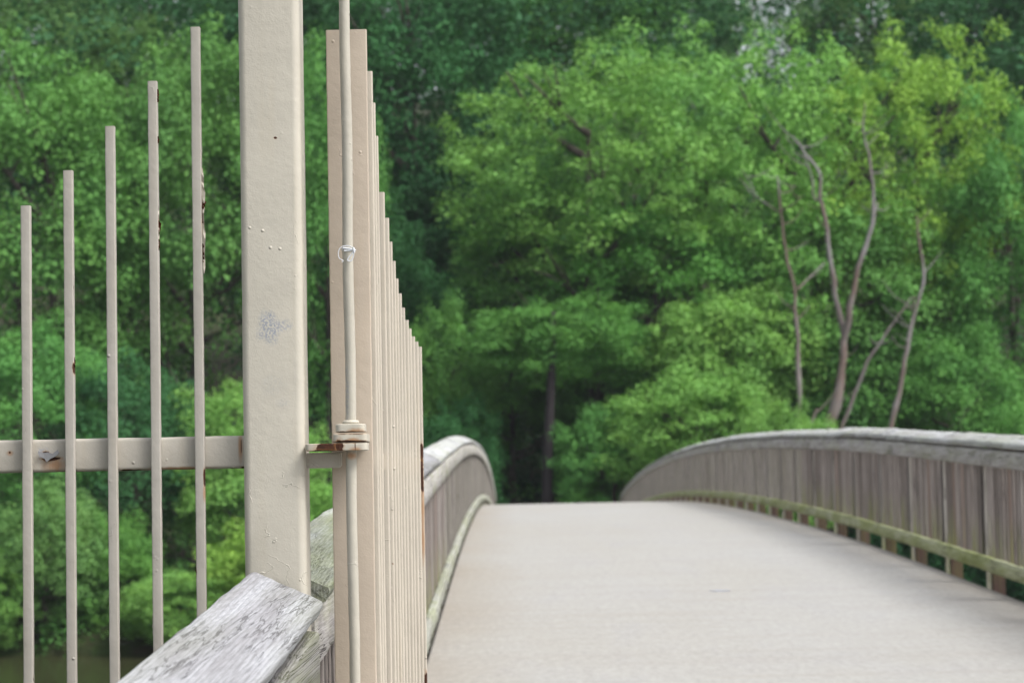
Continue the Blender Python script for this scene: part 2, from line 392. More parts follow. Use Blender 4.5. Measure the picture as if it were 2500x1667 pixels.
def railing(side, y0, y1, label, near=False, first_post=None, ystuff=None, joints=None):
    s = side
    xi = (-.360 if near else -.392) if s < 0 else 3.30                       # inner edge of the cap
    root = thing('wooden_railing', label, 'railing', (xi, y0, zdeck(y0)))
    xs = (lambda y: xo(y)) if s > 0 else (lambda y: xo(y)*.12)
    xr = xi + s*.012                                    # inner face of the two horizontal rails
    L = 3.05; ys = joints or []
    if not ys:
        y = y0; k = 0
        while y < y1-.5: ys.append(y); y += L
        ys.append(y1)
    for k in range(len(ys)-1):
        a, b = ys[k]+.0025, ys[k+1]-.0025
        fine = near
        nearish = a < 12
        obj('cap_board', board(s, xi, .985 if near else .972, .155 if near else .148, .038, a, b, TILT+R(random.uniform(-1.5,1.5)) if not near else R(24), .008 if fine else (.05 if nearish else .15), .0016 if fine else .0035, k+s, 0 if near else random.uniform(-.006,.004), fine), cap_near if nearish else cap_far, root) if near or k or s > 0 else obj("cap_board", first_board(s, xi+.024, a+.02, b), cap_green, root)
    LL = 6.1; y = y0+.8 if not near else y0; k = 0; ends = [y0]
    while y+LL < y1: ends.append(y+LL-1.5); y += LL
    ends.append(y1)
    for k in range(len(ends)-1):
        a, b = ends[k]+.003, ends[k+1]-.003
        obj('upper_rail', board(s, xr, .926, .038, .115, a+ (0 if not near else 0), b-(.012 if near else 0), 0, .1, .002, 20+k+s), rail_near if near else rail_up, root)
        obj('lower_rail', board(s, xr, .182, .038, .098, a, b, 0, .1 , .006 if s<0 else .003, 40+k+s), rail_ll if s < 0 else rail_lo, root)
    sp = .113; n = int((y1-y0-.05)/sp); cnt = 0; rest = bmesh.new()
    xb = xr + s*(.038+.0195)
    order = []
    for i in range(n):
        y = y0+.04+i*sp
        order.append(y)
    vis = 14.0 if s > 0 else (0 if near else 4.79)
    fp = first_post if first_post else y0+.3
    for y in order:
        dy_ = (y-fp) % 1.49
        if dy_ < .03 or dy_ > 1.49-.055: continue
        if (y >= vis and cnt < 100):
            o = bpy.data.objects.new('baluster', bal_me3 if s < 0 and (any(abs(y-q) < .06 for q in (19.6, 21.9, 22.2))) else bal_me2); C.objects.link(o); o.parent = root
            o.location = Vector((xb+xs(y)+random.uniform(-.002,.002), y, zdeck(y)+.085+random.uniform(-.01,.01))) - root.location
            o.rotation_euler = (random.uniform(-.006,.006), random.uniform(-.004,.004), random.uniform(-.05,.05)); cnt += 1
        else:
            h = .88; 
            q = bmesh.ops.create_cube(rest, size=1)['verts']
            z = zdeck(y)+.085+h/2
            for v in q: v.co = Vector((xb + xs(y) + v.co.x*.036, y+v.co.y*.036, z + v.co.z*h))
    if len(rest.verts):
        tag(obj('baluster_row', rest, bal_far, root), kind='stuff')
    else: rest.free()
    y = first_post if first_post else y0+.3
    while y < y1-.1:
        o = bpy.data.objects.new('strut', strut_me); C.objects.link(o); o.parent = root
        o.location = Vector((xr + xs(y) + s*(.0385+.0205), y, zdeck(y)-.12)) - root.location
        o2 = bpy.data.objects.new('post', post_me); C.objects.link(o2); o2.parent = root
        o2.location = Vector((xb + xs(y) + s*(.018+.046), y+.02, zdeck(y)-.42)) - root.location
        y += 1.49
    return root
bal_far = wood_mat('baluster_row_wood', 2, (.34,.315,.30), (.215,.19,.175), (.09,.08,.075), .15, crackamt=.5)
railing(-1, 1.0, 4.545, 'nearest weathered grey timber railing, its cap board ending at the thick cream post', near=True, first_post=1.4, joints=[1.0, 4.545])
railing(-1, 4.79, 78.0, 'left hand timber railing curving over the bridge beyond the open steel gate', first_post=6.2)
railing(1, 4.79, 78.0, 'long right hand timber railing with mossy lower rail curving over the bridge', first_post=16.13-1.49*7)

# ------------------------------------------------------------------ painted steel: post, side fence, gate
CREAM = (.480,.450,.385)
PD = 4.60                                              # front face of the post
p_l, p_r = W(592, 1000, PD), W(742, 1000, PD)
pw = p_r.x - p_l.x; pcx = (p_l.x+p_r.x)/2; pcy = PD + pw/2
def at(px, py, D): return tuple(W(px, py, D))
post_paint = paint_mat('post_paint', CREAM,
    scuff=[(at(655,800,PD), (.020,.02,.030), (.27,.29,.33), 1.0), (at(690,795,PD), (.016,.02,.012), (.30,.31,.34), .8), (at(665,940,PD), (.022,.02,.02), (.33,.34,.35), .2), (at(690,985,PD), (.012,.02,.010), (.28,.29,.32), .3), (at(660,1440,PD),(.05,.02,.02),(.30,.28,.25),.5)],
    rust=[(at(672,337,PD), (.003,.01,.002)), (at(748,368,PD+.02), (.002,.02,.002)), (at(750,985,PD+.02), (.0,.0,.0) if 0 else (.003,.01,.002))])
fence = thing('side_fence', 'cream painted steel guard fence of stepped bars with one thick square post', 'fence', (pcx, pcy, -.6))
def post_mesh():
    bm = bmesh.new(); prof = rrect(pw, pw, .016, 8)
    z0, z1 = zdeck(4.6)-.5, 3.1; n = 220
    rows = prism(bm, prof, [(Vector((pcx, pcy, z0+(z1-z0)*i/n)), X_, Y_) for i in range(n+1)])
    for row in rows:
        for v in row:
            v.co += (v.co-Vector((pcx,pcy,v.co.z))).normalized()*(noise.noise(v.co*6)*.0010+noise.noise(v.co*40)*.0004)
    # flat cap plate on top
    finish(bm, 40); return bm
pm_ = obj('post', post_mesh(), post_paint, fence)
bm = vbar(pcx, pcy, 3.101, 3.112, pw+.012, pw+.012, .004, 2); obj('post_cap', bm, post_paint, pm_)
# horizontal rail of the side fence (a rounded tube) and lower rail
def hrail(x0, x1, y, zc, h, d, sag=0):
    bm = bmesh.new(); n = max(2, int((x1-x0)/.02)); prof = rrect(d, h, min(h,d)*.16, 4)
    rows = prism(bm, prof, [(Vector((x0+(x1-x0)*i/n, y, zc+sag*(i/n))), Y_, Z_) for i in range(n+1)])
    for row in rows:
        for v in row: v.co.z += noise.noise(v.co*30)*.0010; v.co.y += noise.noise(v.co*24+Vector((9,0,0)))*.0008
    finish(bm, 40); return bm
bars = [(487, 66), (380, 198), (274, 308), (170, 416), (65, 502)]
BD = 4.625                                              # front face of the bars
xs_ = [W(px, 1105, BD).x for px, _ in bars]; zs_ = [W(px-6, py, BD).z for px, py in bars]
step_ = (xs_[0]-xs_[4])/4
for k in range(1, 4): xs_.append(xs_[4]-step_*k); zs_.append(zs_[4]-.052*k+.006*k*k)
rd = .045; ry = BD+.019+rd/2+.0005
rz = W(480, 1105, BD+.02).z; rh = .066
bar_paint = paint_mat('bar_paint', (.375,.350,.312),
    rust=[(at(500, 1165, BD+.006), (.0022,.02,.018)), (at(497, 550, BD+.01), (.0022,.02,.02)), (at(182, 900, BD+.01),(.0022,.02,.010)), (at(391,560,BD+.01),(.0022,.02,.03)), (at(479,1395,BD+.01),(.002,.02,.010))],
    streak=[(at(500,1205,BD+.01),(.0022,.02,.014))])
rail_paint = paint_mat('rail_paint', (.430,.400,.348),
    rust=[(at(122,1120,BD+.02), (.018,.02,.004)), (at(589,1088,BD+.02),(.0008,.03,.014)), (at(320,1148,BD+.02),(.025,.03,.0022)), (at(595,1142,BD+.02),(.006,.03,.003)), (at(24,1104,BD+.02),(.002,.02,.002)), (at(112,1112,BD+.02),(.008,.02,.008))],
    streak=[(at(135,1135,BD+.02),(.02,.02,.012)), (at(587,1090,BD+.02),(.004,.02,.026)), (at(24,1106,BD+.02),(.006,.02,.005)), (at(440,1143,BD+.02),(.05,.02,.003))],
    scuff=[(at(108,1108,BD+.02), (.013,.02,.012), (.33,.34,.36), 1.0)])
x_end = xs_[-1]-.03
rail_o = obj('rail', hrail(x_end, p_l.x+.004, ry, rz, rh, rd), rail_paint, fence)
obj('rail', hrail(x_end, p_l.x+.004, ry, rz-1.05, rh, rd), rail_paint, fence)
zb = zdeck(4.6)-.30
flake_m = paint_mat('flake_paint', (.396,.360,.302)); rust_m = Mat('rust', .9, .1)
rust_m = rust_m.out(rust_m.mix(rust_m.noise(rust_m.tc, 150, 4), (.018,.007,.005), (.10,.030,.014)), rust_m.bump(rust_m.noise(rust_m.tc, 300, 3), .6, .002))
def flake(px0, py0, px1, py1, D, w, seed, mat, parent, side=1, name='paint_flake'):
    """curled scab of old paint standing off a bar's edge, a thin jagged plate"""
    a, b = W(px0, py0, D), W(px1, py1, D); rnd = random.Random(seed); bm = bmesh.new(); n = 9
    pts_in, pts_out = [], []
    for i in range(n+1):
        t = i/n; p = a.lerp(b, t)
        env = sin(pi*min(1,max(0,t)))**.6
        pts_in.append(p + X_*(-.002*side)); pts_out.append(p + X_*side*(w*env*rnd.uniform(.35,1.0)+.0003) + Y_*rnd.uniform(-.004,.004))
    th = Y_*.0009
    F = [[bm.verts.new(q) for q in pts_in], [bm.verts.new(q) for q in pts_out], [bm.verts.new(q+th) for q in pts_out], [bm.verts.new(q+th) for q in pts_in]]
    for i in range(n):
        for r in range(4):
            bm.faces.new((F[r][i], F[(r+1)%4][i], F[(r+1)%4][i+1], F[r][i+1]))
    bm.faces.new([F[r][0] for r in range(4)][::-1]); bm.faces.new([F[r][n] for r in range(4)])
    bmesh.ops.recalc_face_normals(bm, faces=bm.faces)
    return obj(name, bm, mat, parent)
bo = []
for i, (x, z) in enumerate(zip(xs_, zs_)):
    bo.append(obj('bar', vbar(x, BD+.0095, zb, z, .0188, .019, .0022, 3, .00055, .006, 0, i*7), bar_paint, fence))
FL = [(0, 493.5,410,497,520, .0045, flake_m), (0, 497,520,499,668, .0032, flake_m), (0, 495,478,496,512, .0062, rust_m), (0, 494,500,496,545, .0030, rust_m), (0, 496,595,497,640, .0035, rust_m),
      (1, 387,532,388,575, .0058, rust_m), (1, 387,575,388,612, .0032, rust_m), (1, 386,490,388,600, .0018, flake_m), (1, 386,218,386,250,.0020,rust_m), (1,386,333,386,350,.0028,rust_m),
      (3, 178.5,690,179,712,.0022,flake_m), (3,180.5,870,181,900,.0032,rust_m), (4, 79.5,1640,80,1700,.0032,flake_m), (0, 499,1150,499.5,1178,.0018,rust_m), (0,476,820,476,840,-.002,flake_m)]
for k, (bi, a, b, c, d, w, mt) in enumerate(FL): flake(a, b, c, d, BD+.006, w, k+3, mt, bo[bi], 1 if w>0 else -1, 'paint_flake' if mt is flake_m else 'rust_scab') if w>0 else flake(a,b,c,d,BD+.006,-w,k+3,mt,bo[bi],-1)
for (a,b,c,d,w,sd_) in ((374,1385,375,1408,.003,71),(375,1490,376,1560,.0035,72),(480,1380,481,1402,.003,73)):
    flake(a,b,c,d,BD+.006,w,sd_,rust_m if sd_!=72 else flake_m, bo[1] if sd_<73 else bo[0], -1, 'rust_scab' if sd_!=72 else 'paint_flake')
# lifted curl of paint on the rail
def curl():
    bm = bmesh.new(); rnd = random.Random(4)
    c = W(122,1112,BD+.0185); th = []
    base = [(-.024,.010),(-.012,.006),(-.004,.007),(.006,.004),(.017,.012),(.020,.004),(.012,-.002),(.002,-.006),(-.006,-.013),(-.010,-.006),(-.020,-.002)]
    top = [bm.verts.new(c+Vector((x, -.004-.004*abs(x)*40*rnd.random(), z))) for x,z in base]
    bot = [bm.verts.new(v.co+Vector((0,.001,0))) for v in top]
    bm.faces.new(top); bm.faces.new(bot[::-1])
    n=len(base)
    for i in range(n): bm.faces.new((top[i],bot[i],bot[(i+1)%n],top[(i+1)%n]))
    bmesh.ops.recalc_face_normals(bm, faces=bm.faces)
    return bm
obj('paint_curl', curl(), paint_mat('curl_paint', (.216,.216,.223)), rail_o)
# stub of rail right of the post + hinge arm
HD = 4.575                                              # front of the hinge plates
rod_x = W(857, 1080, HD+.03).x; rod_y = HD+.0325
stub_l, stub_r = p_r.x-.006, W(833, 1120, 4.64).x
zstub = W(800, 1123, 4.64).z
bm = bmesh.new(); hh = .0155; rr_ = .007
zt_, zb_ = zstub+hh, zstub-hh
prof = [(stub_l, zb_), (stub_r-rr_, zb_)] + [(stub_r-rr_+rr_*sin(a), zb_+rr_-rr_*cos(a)) for a in (pi/8, pi/4, 3*pi/8, pi/2)] + [(stub_r, zt_-.002), (stub_r-.002, zt_), (stub_l, zt_)]
prism(bm, prof, [(Vector((0, y, 0)), X_, Z_) for y in (4.640, 4.650, 4.675)]); bmesh.ops.bevel(bm, geom=[e for e in bm.edges if abs(e.verts[0].co.y-4.64)<1e-5 and abs(e.verts[1].co.y-4.64)<1e-5], offset=.003, segments=2, affect='EDGES'); finish(bm, 40)
obj('rail_stub', bm, rail_paint, fence)
def plate(px0, px1, py0, py1, D, depth, r=.010):
    a, b = W(px0, py1, D), W(px1, py0, D)
    x0, x1, z0, z1 = a.x, b.x, a.z, b.z
    bm = bmesh.new(); e = .0012
    prof = [(p[0]+(x0+x1)/2, p[1]+D+depth/2) for p in rrect(x1-x0, depth, r, 5)]
    def ins(k): return [(p[0]+(x0+x1)/2, p[1]+D+depth/2) for p in rrect(x1-x0-2*k, depth-2*k, max(.001,r-k), 5)]
    rows = []
    for z, pr in ((z0, ins(e)), (z0+e, prof), ((z0+z1)/2, prof), (z1-e, prof), (z1, ins(e))):
        rows.append([bm.verts.new((x, y, z)) for x, y in pr])
    n = len(prof)
    for i in range(4):
        for j in range(n): bm.faces.new((rows[i][j], rows[i][(j+1)%n], rows[i+1][(j+1)%n], rows[i+1][j]))
    bm.faces.new(rows[0][::-1]); bm.faces.new(rows[-1]); bmesh.ops.recalc_face_normals(bm, faces=bm.faces)
    bmesh.ops.subdivide_edges(bm, edges=[e for e in bm.edges if e.calc_length()>.012], cuts=3, use_grid_fill=True)
    for v in bm.verts: v.co += Vector((0, noise.noise(v.co*90)*.0009, noise.noise(v.co*60+Vector((3,3,3)))*.0007))
    finish(bm, 28); return bm
plate_paint = paint_mat('plate_paint', (.446,.418,.353),
    rust=[(at(802,1091,HD+.01),(.022,.03,.0105)), (at(830,1088,HD+.01),(.008,.03,.012)), (at(855,1056,HD),(.030,.02,.0030)), (at(868,1078,HD),(.024,.02,.0026)), (at(867,1090,HD),(.0010,.02,.009)), (at(790,1100,HD+.02),(.03,.02,.0025)), (at(848,1078,HD),(.02,.03,.003))],
    streak=[(at(868,1052,HD),(.014,.02,.005)), (at(862,1073,HD),(.012,.02,.0035)), (at(869,1098,HD),(.01,.02,.005)), (at(845,1108,HD+.02),(.012,.03,.006))])
obj('hinge_arm', plate(744, 897, 1080.5, 1101, HD, .062, .012), plate_paint, fence)

gate = thing('steel_gate', 'open cream painted steel gate of stepped vertical bars folded back along the left railing', 'gate', (rod_x, rod_y, zdeck(4.6)))
rod_paint = paint_mat('rod_paint', (.410,.385,.328), streak=[(at(858,1112,HD+.02),(.012,.02,.006))], scuff=[(at(846,960,HD+.02),(.004,.02,.06),(.3,.31,.34),.6)])
def rod(z0, z1, bow=0):
    bm = bmesh.new(); n = 90
    pts = [(rod_x + .0010*sin(i*.21) , rod_y, z0+(z1-z0)*i/n) for i in range(n+1)]
    tube(bm, pts, [.0108+.0003*noise.noise(Vector((i*.7,0,0))) for i in range(n+1)], 20)
    bmesh.ops.recalc_face_normals(bm, faces=bm.faces)
    for v in bm.verts: v.co += Vector((noise.noise(v.co*70),noise.noise(v.co*70+Vector((5,5,5))),0))*.0006
    finish(bm, 50); return bm
zc_top = W(855,1034,HD+.03).z; zc_bot = W(855,1103,HD+.03).z
obj('hinge_rod', rod(zc_top-.004, 2.9), rod_paint, gate)
obj('hinge_rod', rod(zb, zc_bot+.004), rod_paint, gate)
obj('hinge_plate', plate(818, 891, 1034, 1054.5, HD+.002, .060, .012), plate_paint, gate)
obj('hinge_plate', plate(812, 896, 1057.5, 1078, HD, .130, .012), plate_paint, gate)
# weld bead round the rod
bm = bmesh.new()
tube(bm, [(rod_x+.0125*cos(a), rod_y+.0125*sin(a), zc_top+.0025) for a in [2*pi*i/24 for i in range(25)]], [.0045+.0018*noise.noise(Vector((i*.8,4,4))) for i in range(25)], 8, False); finish(bm, 60)
obj('weld_bead', bm, plate_paint, gate)
# stile: broad flat bar behind the rod
SD = 4.665
s_l, s_r = W(789+21, 1080, SD), W(893+17, 1080, SD)
ztop = W(840, 73, SD).z
stile_paint = paint_mat('stile_paint', (.435,.370,.300), warm=.1)
sw = s_r.x - s_l.x
obj('stile', vbar((s_l.x+s_r.x)/2, SD+.008, zb+.03, ztop, sw, .016, .0025, 3, .0004, .01, R(-1), 3), stile_paint, gate)
# stepped bars: (right edge px, top py)
GB = [(908.5,174),(915.5,251),(922.5,332),None,(938,469),(949,532),(957,590),(965,637),(972,680),(980,716),(988,751),(997,781),(1004,802),(1012.5,821),(1021,834),(1029,846)]
gate_paint = paint_mat('gate_paint', (.460,.415,.350), rust=[])
gx, gy0 = [], 4.800
last = None
for i, g in enumerate(GB):
    if g is None: continue
    D = gy0 + i*.0845
    p = W(g[0], g[1], D)
    x = p.x - .0094
    last = (x, D, p.z)
    mt = gate_paint
    if i == len(GB)-1:
        mt = paint_mat('end_bar_paint', (.460,.415,.350), rust=[(at(1030,1105,D),(.0050,.03,.024)), (at(1030.5,1165,D),(.0045,.03,.040)), (at(1041,1660,D),(.007,.03,.020))], streak=[(at(1032,1240,D),(.006,.03,.05)), (at(1033,1320,D),(.004,.03,.05))])
    b_ = obj('bar', vbar(x, D+.0094, zb+.05, p.z, .0188, .0188, .0034, 3, .0003, .012, R(random.uniform(-.4,.4)), i*11), mt, gate)
    gx.append((x, D))
# two rails tie the bars together (inside the bars' own width, seen end-on from the path's foot)
a = Vector((gx[0][0], SD+.02, 0)); b = Vector((gx[-1][0]-.0, gx[-1][1]+.012, 0)); dr = (b-a).normalized(); ang = math.atan2(dr.y, dr.x)
for zc in (rz-.02, rz-1.0):
    bm = bmesh.new(); prof = rrect(.006, .038, .002, 2); sd2 = Vector((dr.y, -dr.x, 0))
    pts = [Vector((s_r.x-.03, SD+.0165, zc))]+[Vector((x-.004, y+.0094, zc)) for x, y in gx]
    prism(bm, prof, [(p, X_, Z_) for p in pts]); finish(bm); obj('rail', bm, gate_paint, gate)
# cable tie wound round the rod
bm = bmesh.new(); zt = W(848, 612, HD+.03).z
loop = [(rod_x+.0125*cos(t), rod_y+.0125*sin(t), zt+.0018*sin(2*t)+.002*t/6) for t in [i*.35 for i in range(40)]]
tube(bm, loop, .0011, 6)
def P(px, py, dy=0): return W(px, py, HD+.012+dy)
tube(bm, smoothpts([P(866,612), P(858,603), P(846,600), P(832,604), P(826,616), P(828,630), P(838,637), P(834,640)]), .0009, 6)
tube(bm, smoothpts([P(864,612), P(857,622), P(850,630), P(849,636), P(857,637), P(862,628), P(864,616)]), .0012, 6)
tube(bm, smoothpts([P(838,606), P(850,607), P(862,610), P(869,611)]), .0016, 6)
tube(bm, smoothpts([P(840,612), P(852,612), P(862,610)]), .0014, 6)
tube(bm, [P(862,604), P(865,617)], .0022, 6)
finish(bm, 60)
wm = Mat('white_nylon', .35, .5); tag(obj('cable_tie', bm, wm.out((.62,.64,.68))), 'thin white plastic cable tie looped round the upright hinge rod', 'cable tie')

# small pale scrap and marks lying on the deck
def litter(px, py, D, lx, ly, col, label, cat, name, seed=1):
    p = W(px, py, D); z = zdeck(D)
    d = D
    for _ in range(40):                      # slide to where the sight line meets the deck
        p = W(px, py, d); d += (p.z-zdeck(d))*4.0
    rnd = random.Random(seed); bm = bmesh.new(); n = 12
    top = [bm.verts.new((p.x+lx*cos(2*pi*i/n)*rnd.uniform(.7,1.1), d+ly*sin(2*pi*i/n)*rnd.uniform(.7,1.1), zdeck(d)+.004+rnd.uniform(0,.002))) for i in range(n)]
    bot = [bm.verts.new((v.co.x, v.co.y, v.co.z-.003)) for v in top]
    bm.faces.new(top); bm.faces.new(bot[::-1])
    for i in range(n): bm.faces.new((top[i],bot[i],bot[(i+1)%n],top[(i+1)%n]))
    bmesh.ops.recalc_face_normals(bm, faces=bm.faces)
    m = Mat(name+'_mat', .6, .3); o = obj(name, bm, m.out(m.mix(m.noise(m.tc, 30, 2), tuple(c*.9 for c in col), col)))
    tag(o, label, cat)
litter(1757,1442,15,.070,.045,(.40,.42,.50),'pale bluish scrap of paper lying flat on the middle of the deck','scrap','paper_scrap',2)

# ------------------------------------------------------------------ vegetation
def leaf_mat():
    m = Mat('leaf_mat', .7, .12)
    oi = m.n('ObjectInfo'); ge = m.n('NewGeometry')
    base = oi.outputs['Color']
    n1 = m.noise(m.tc, .55, 3, .6)
    c = m.mix(m.ramp(n1, .3, .7, 0, .7), base, (1.32,1.14,.82), 'MULTIPLY')
    c = m.mix(m.ramp(ge.outputs['Random Per Island'], 0, 1, 0, .55), c, (.84,.88,.88), 'MULTIPLY')
    c = m.mix(m.ramp(ge.outputs['Random Per Island'], .9, 1, 0, .2), c, (1.25,1.2,1.0), 'MULTIPLY')
    m.set(m.b.inputs['Base Color'], c)
    tr = m.n('BsdfTranslucent'); hs_ = m.mix(.5, c, (1.1,1.2,.5), 'MULTIPLY'); m.set(tr.inputs['Color'], hs_)
    mx = m.n('MixShader'); mx.inputs[0].default_value = .27
    m.t.links.new(m.b.outputs[0], mx.inputs[1]); m.t.links.new(tr.outputs[0], mx.inputs[2])
    m.t.links.new(mx.outputs[0], m.t.nodes['Material Output'].inputs['Surface'])
    return m.m
LEAF = leaf_mat()
bk = Mat('bark_mat', .95, .1)
BARK = bk.out(bk.mix(bk.ramp(bk.noise(bk.mapped((9,9,1.5)), 1, 5), .35, .65), (.045,.036,.030), (.11,.095,.085)), bk.bump(bk.noise(bk.mapped((20,20,3)), 1, 4), .6, .03))
dm = Mat('dead_wood_mat', .9, .15)
dz_ = dm.ramp(dm.noise(dm.mapped((.5,.5,.35),(2,1,4)), 1, 3), .42, .58)
dc = dm.mix(dz_, (.28,.27,.27), (.18,.135,.115))
DEAD = dm.out(dm.mix(dm.math('MULTIPLY', dm.noise(dm.mapped((14,14,2)), 1, 4), .5), dc, (.08,.06,.06)), dm.bump(dm.noise(dm.mapped((20,20,3)), 1, 4), .6, .03))

def leaves_mesh(name, pos, nrm, size, rg):
    """one four-sided leaf per position, slightly folded outline"""
    n = len(pos)
    nrm = nrm/np.linalg.norm(nrm, axis=1, keepdims=True)
    t = rg.normal(size=(n,3)); t -= (t*nrm).sum(1, keepdims=True)*nrm; t /= np.linalg.norm(t, axis=1, keepdims=True)
    b = np.cross(nrm, t); s = (size*rg.uniform(.6,1.25,n))[:,None]
    v = np.empty((n,4,3), np.float32)
    v[:,0] = pos - t*s*.62; v[:,1] = pos + b*s*.42 + t*s*.05 - nrm*s*.10; v[:,2] = pos + t*s*.62; v[:,3] = pos - b*s*.42 + t*s*.05 - nrm*s*.10
    me = bpy.data.meshes.new(name); me.vertices.add(4*n); me.vertices.foreach_set('co', v.reshape(-1))
    me.loops.add(4*n); me.loops.foreach_set('vertex_index', np.arange(4*n, dtype=np.int32))
    me.polygons.add(n); me.polygons.foreach_set('loop_start', np.arange(0,4*n,4, dtype=np.int32)); me.polygons.foreach_set('loop_total', np.full(n,4,np.int32))
    me.update(); me.validate(); me.materials.append(LEAF); return me
def puff_leaves(centres, radii, dens, rg, flat=1.0, upb=.5):
    P_, N_ = [], []
    for c, r in zip(centres, radii):
        n = int(dens*r*r)
        d = rg.normal(size=(n,3)); d /= np.linalg.norm(d, axis=1, keepdims=True); d[:,2] = np.where(d[:,2] < -.25, -d[:,2], d[:,2])
        rr = r*rg.uniform(.55,1.0,n)**.6*(1+.22*rg.normal(size=n))
        p = d*rr[:,None]; p[:,2] *= flat
        P_.append(c+p); N_.append(d*.6+np.array([0,0,upb])+rg.normal(size=(n,3))*.4)
    return np.concatenate(P_), np.concatenate(N_)
def crown_mesh(name, seed, rad, npuff, pr, leaf, dens, shape='round', lobes=9, gap=.0):
    """crown centred at 0: rad = (rx, ry, rz)"""
    rg = np.random.default_rng(seed); cs, rs = [], []
    L = rg.normal(size=(lobes,3)); L /= np.linalg.norm(L, axis=1, keepdims=True); LA = rg.uniform(.05,.30,lobes)
    rad = np.array(rad)
    while len(cs) < npuff:
        d = rg.normal(size=3); d /= np.linalg.norm(d)
        if d[2] < -.55 and rg.random() < .6: continue
        m = .72 + max(0, ((L@d)*LA*1.6).max()) + .10*rg.normal()
        u = rg.uniform(.45,1)**.45
        c = d*rad*m*u
        if shape == 'wispy' and rg.random() < .35: c *= rg.uniform(1.0,1.22)
        if noise.noise(Vector(c*.8/max(.5,pr))+Vector((seed,0,0))) < -.25+gap: continue
        r = pr*rg.uniform(.55,1.25)*(1.15 if u < .8 else .95)
        if shape == 'wispy': r *= .8
        cs.append(c); rs.append(r)
    p, nn = puff_leaves(np.array(cs), np.array(rs), dens, rg)
    return leaves_mesh(name, p, nn, leaf, rg)
# crowns are modelled at about 10 m across and scaled per tree
CR = {'round': [crown_mesh('crown', 11+i, (4.7,4.7,5.0), 250, .88, .150, 235, 'round', 11, .05) for i in range(3)],
      'wispy': [crown_mesh('crown', 31+i, (4.7,4.2,5.0), 330, .78, .140, 240, 'wispy', 16, .08) for i in range(2)],
      'shrub': [crown_mesh('crown', 51+i, (4.7,4.2,4.4), 210, .95, .18, 185, 'round', 12, .04) for i in range(2)]}
def trunk_mesh(seed, h=10.0):
    """trunk from z=-h up into the crown centred at 0, with limbs that reach into it"""
    rnd = random.Random(seed); bm = bmesh.new()
    pts = [Vector((rnd.uniform(-.3,.3)*(1-i/7), rnd.uniform(-.3,.3)*(1-i/7), -h+ (h+1.6)*i/7)) for i in range(8)]
    tube(bm, smoothpts(pts, 3), [.36*(1-.85*i/21)+.02 for i in range(22)], 9)
    for k in range(11):
        z = rnd.uniform(-5.0, 1.5); a = rnd.uniform(0, 2*pi); l = rnd.uniform(2.6, 4.2)
        b = Vector((0,0,z)); e = Vector((cos(a)*l, sin(a)*l, z+l*rnd.uniform(.35,.9))); mid = b.lerp(e,.5)+Vector((rnd.uniform(-.4,.4),rnd.uniform(-.4,.4),-.25))
        q = smoothpts([b, mid, e], 4); tube(bm, q, [.13*(1-.85*i/(len(q)-1)) for i in range(len(q))], 6)
        for _ in range(2):
            e2 = mid + Vector((rnd.uniform(-1.5,1.5), rnd.uniform(-1.5,1.5), rnd.uniform(.4,1.6))); tube(bm, [mid, mid.lerp(e2,.5)+Vector((0,0,.1)), e2], [.06,.04,.012], 5)
    finish(bm, 60); me = bpy.data.meshes.new('trunk'); bm.to_mesh(me); bm.free(); me.materials.append(BARK); return me
TR = [trunk_mesh(i) for i in range(3)]
G_BRIGHT = (.180,.395,.110); G_YEL = (.235,.430,.090); G_MID = (.112,.290,.074); G_DARK = (.044,.155,.060); G_BLUE = (.135,.290,.105); G_DEEP = (.018,.075,.030)  # G_DARK, G_DEEP: darker species, plus the wood's shade put into the leaf colour
cnt = [0]
def plant(kind, cx, top, bot, w, D, col, label, tree=True, group=None):
    i = cnt[0]; cnt[0] += 1; rnd = random.Random(100+i)
    c = W(cx, (top+bot)/2, D); sx = w*D/FPX/10.0; sz = (bot-top)*D/FPX/10.6
    gz = ground_h(c.x, D)
    nm = 'leafy_tree' if tree else 'leafy_shrub'
    root = thing(nm, label, 'tree' if tree else 'shrub', (c.x, D, gz), group)
    me = CR[kind][i % len(CR[kind])]
    k = bpy.data.objects.new('crown', me); C.objects.link(k); k.parent = root; k.location = (0, 0, c.z-gz)
    k.rotation_euler.z = rnd.uniform(0, 6.28); k.scale = (sx, sx*.5+.5*max(sx, .35), sz)
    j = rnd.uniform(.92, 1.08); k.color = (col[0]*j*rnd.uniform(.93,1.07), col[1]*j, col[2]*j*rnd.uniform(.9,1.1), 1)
    t = bpy.data.objects.new('trunk', TR[i % 3]); C.objects.link(t); t.parent = root
    hz = c.z-gz
    s = max(.22, min(1.1, max(sx, .3)))
    t.scale = (s, s, max(.12, hz/9.6)); t.location = (0, 0, hz); t.rotation_euler.z = rnd.uniform(0, 6.28)
    return root
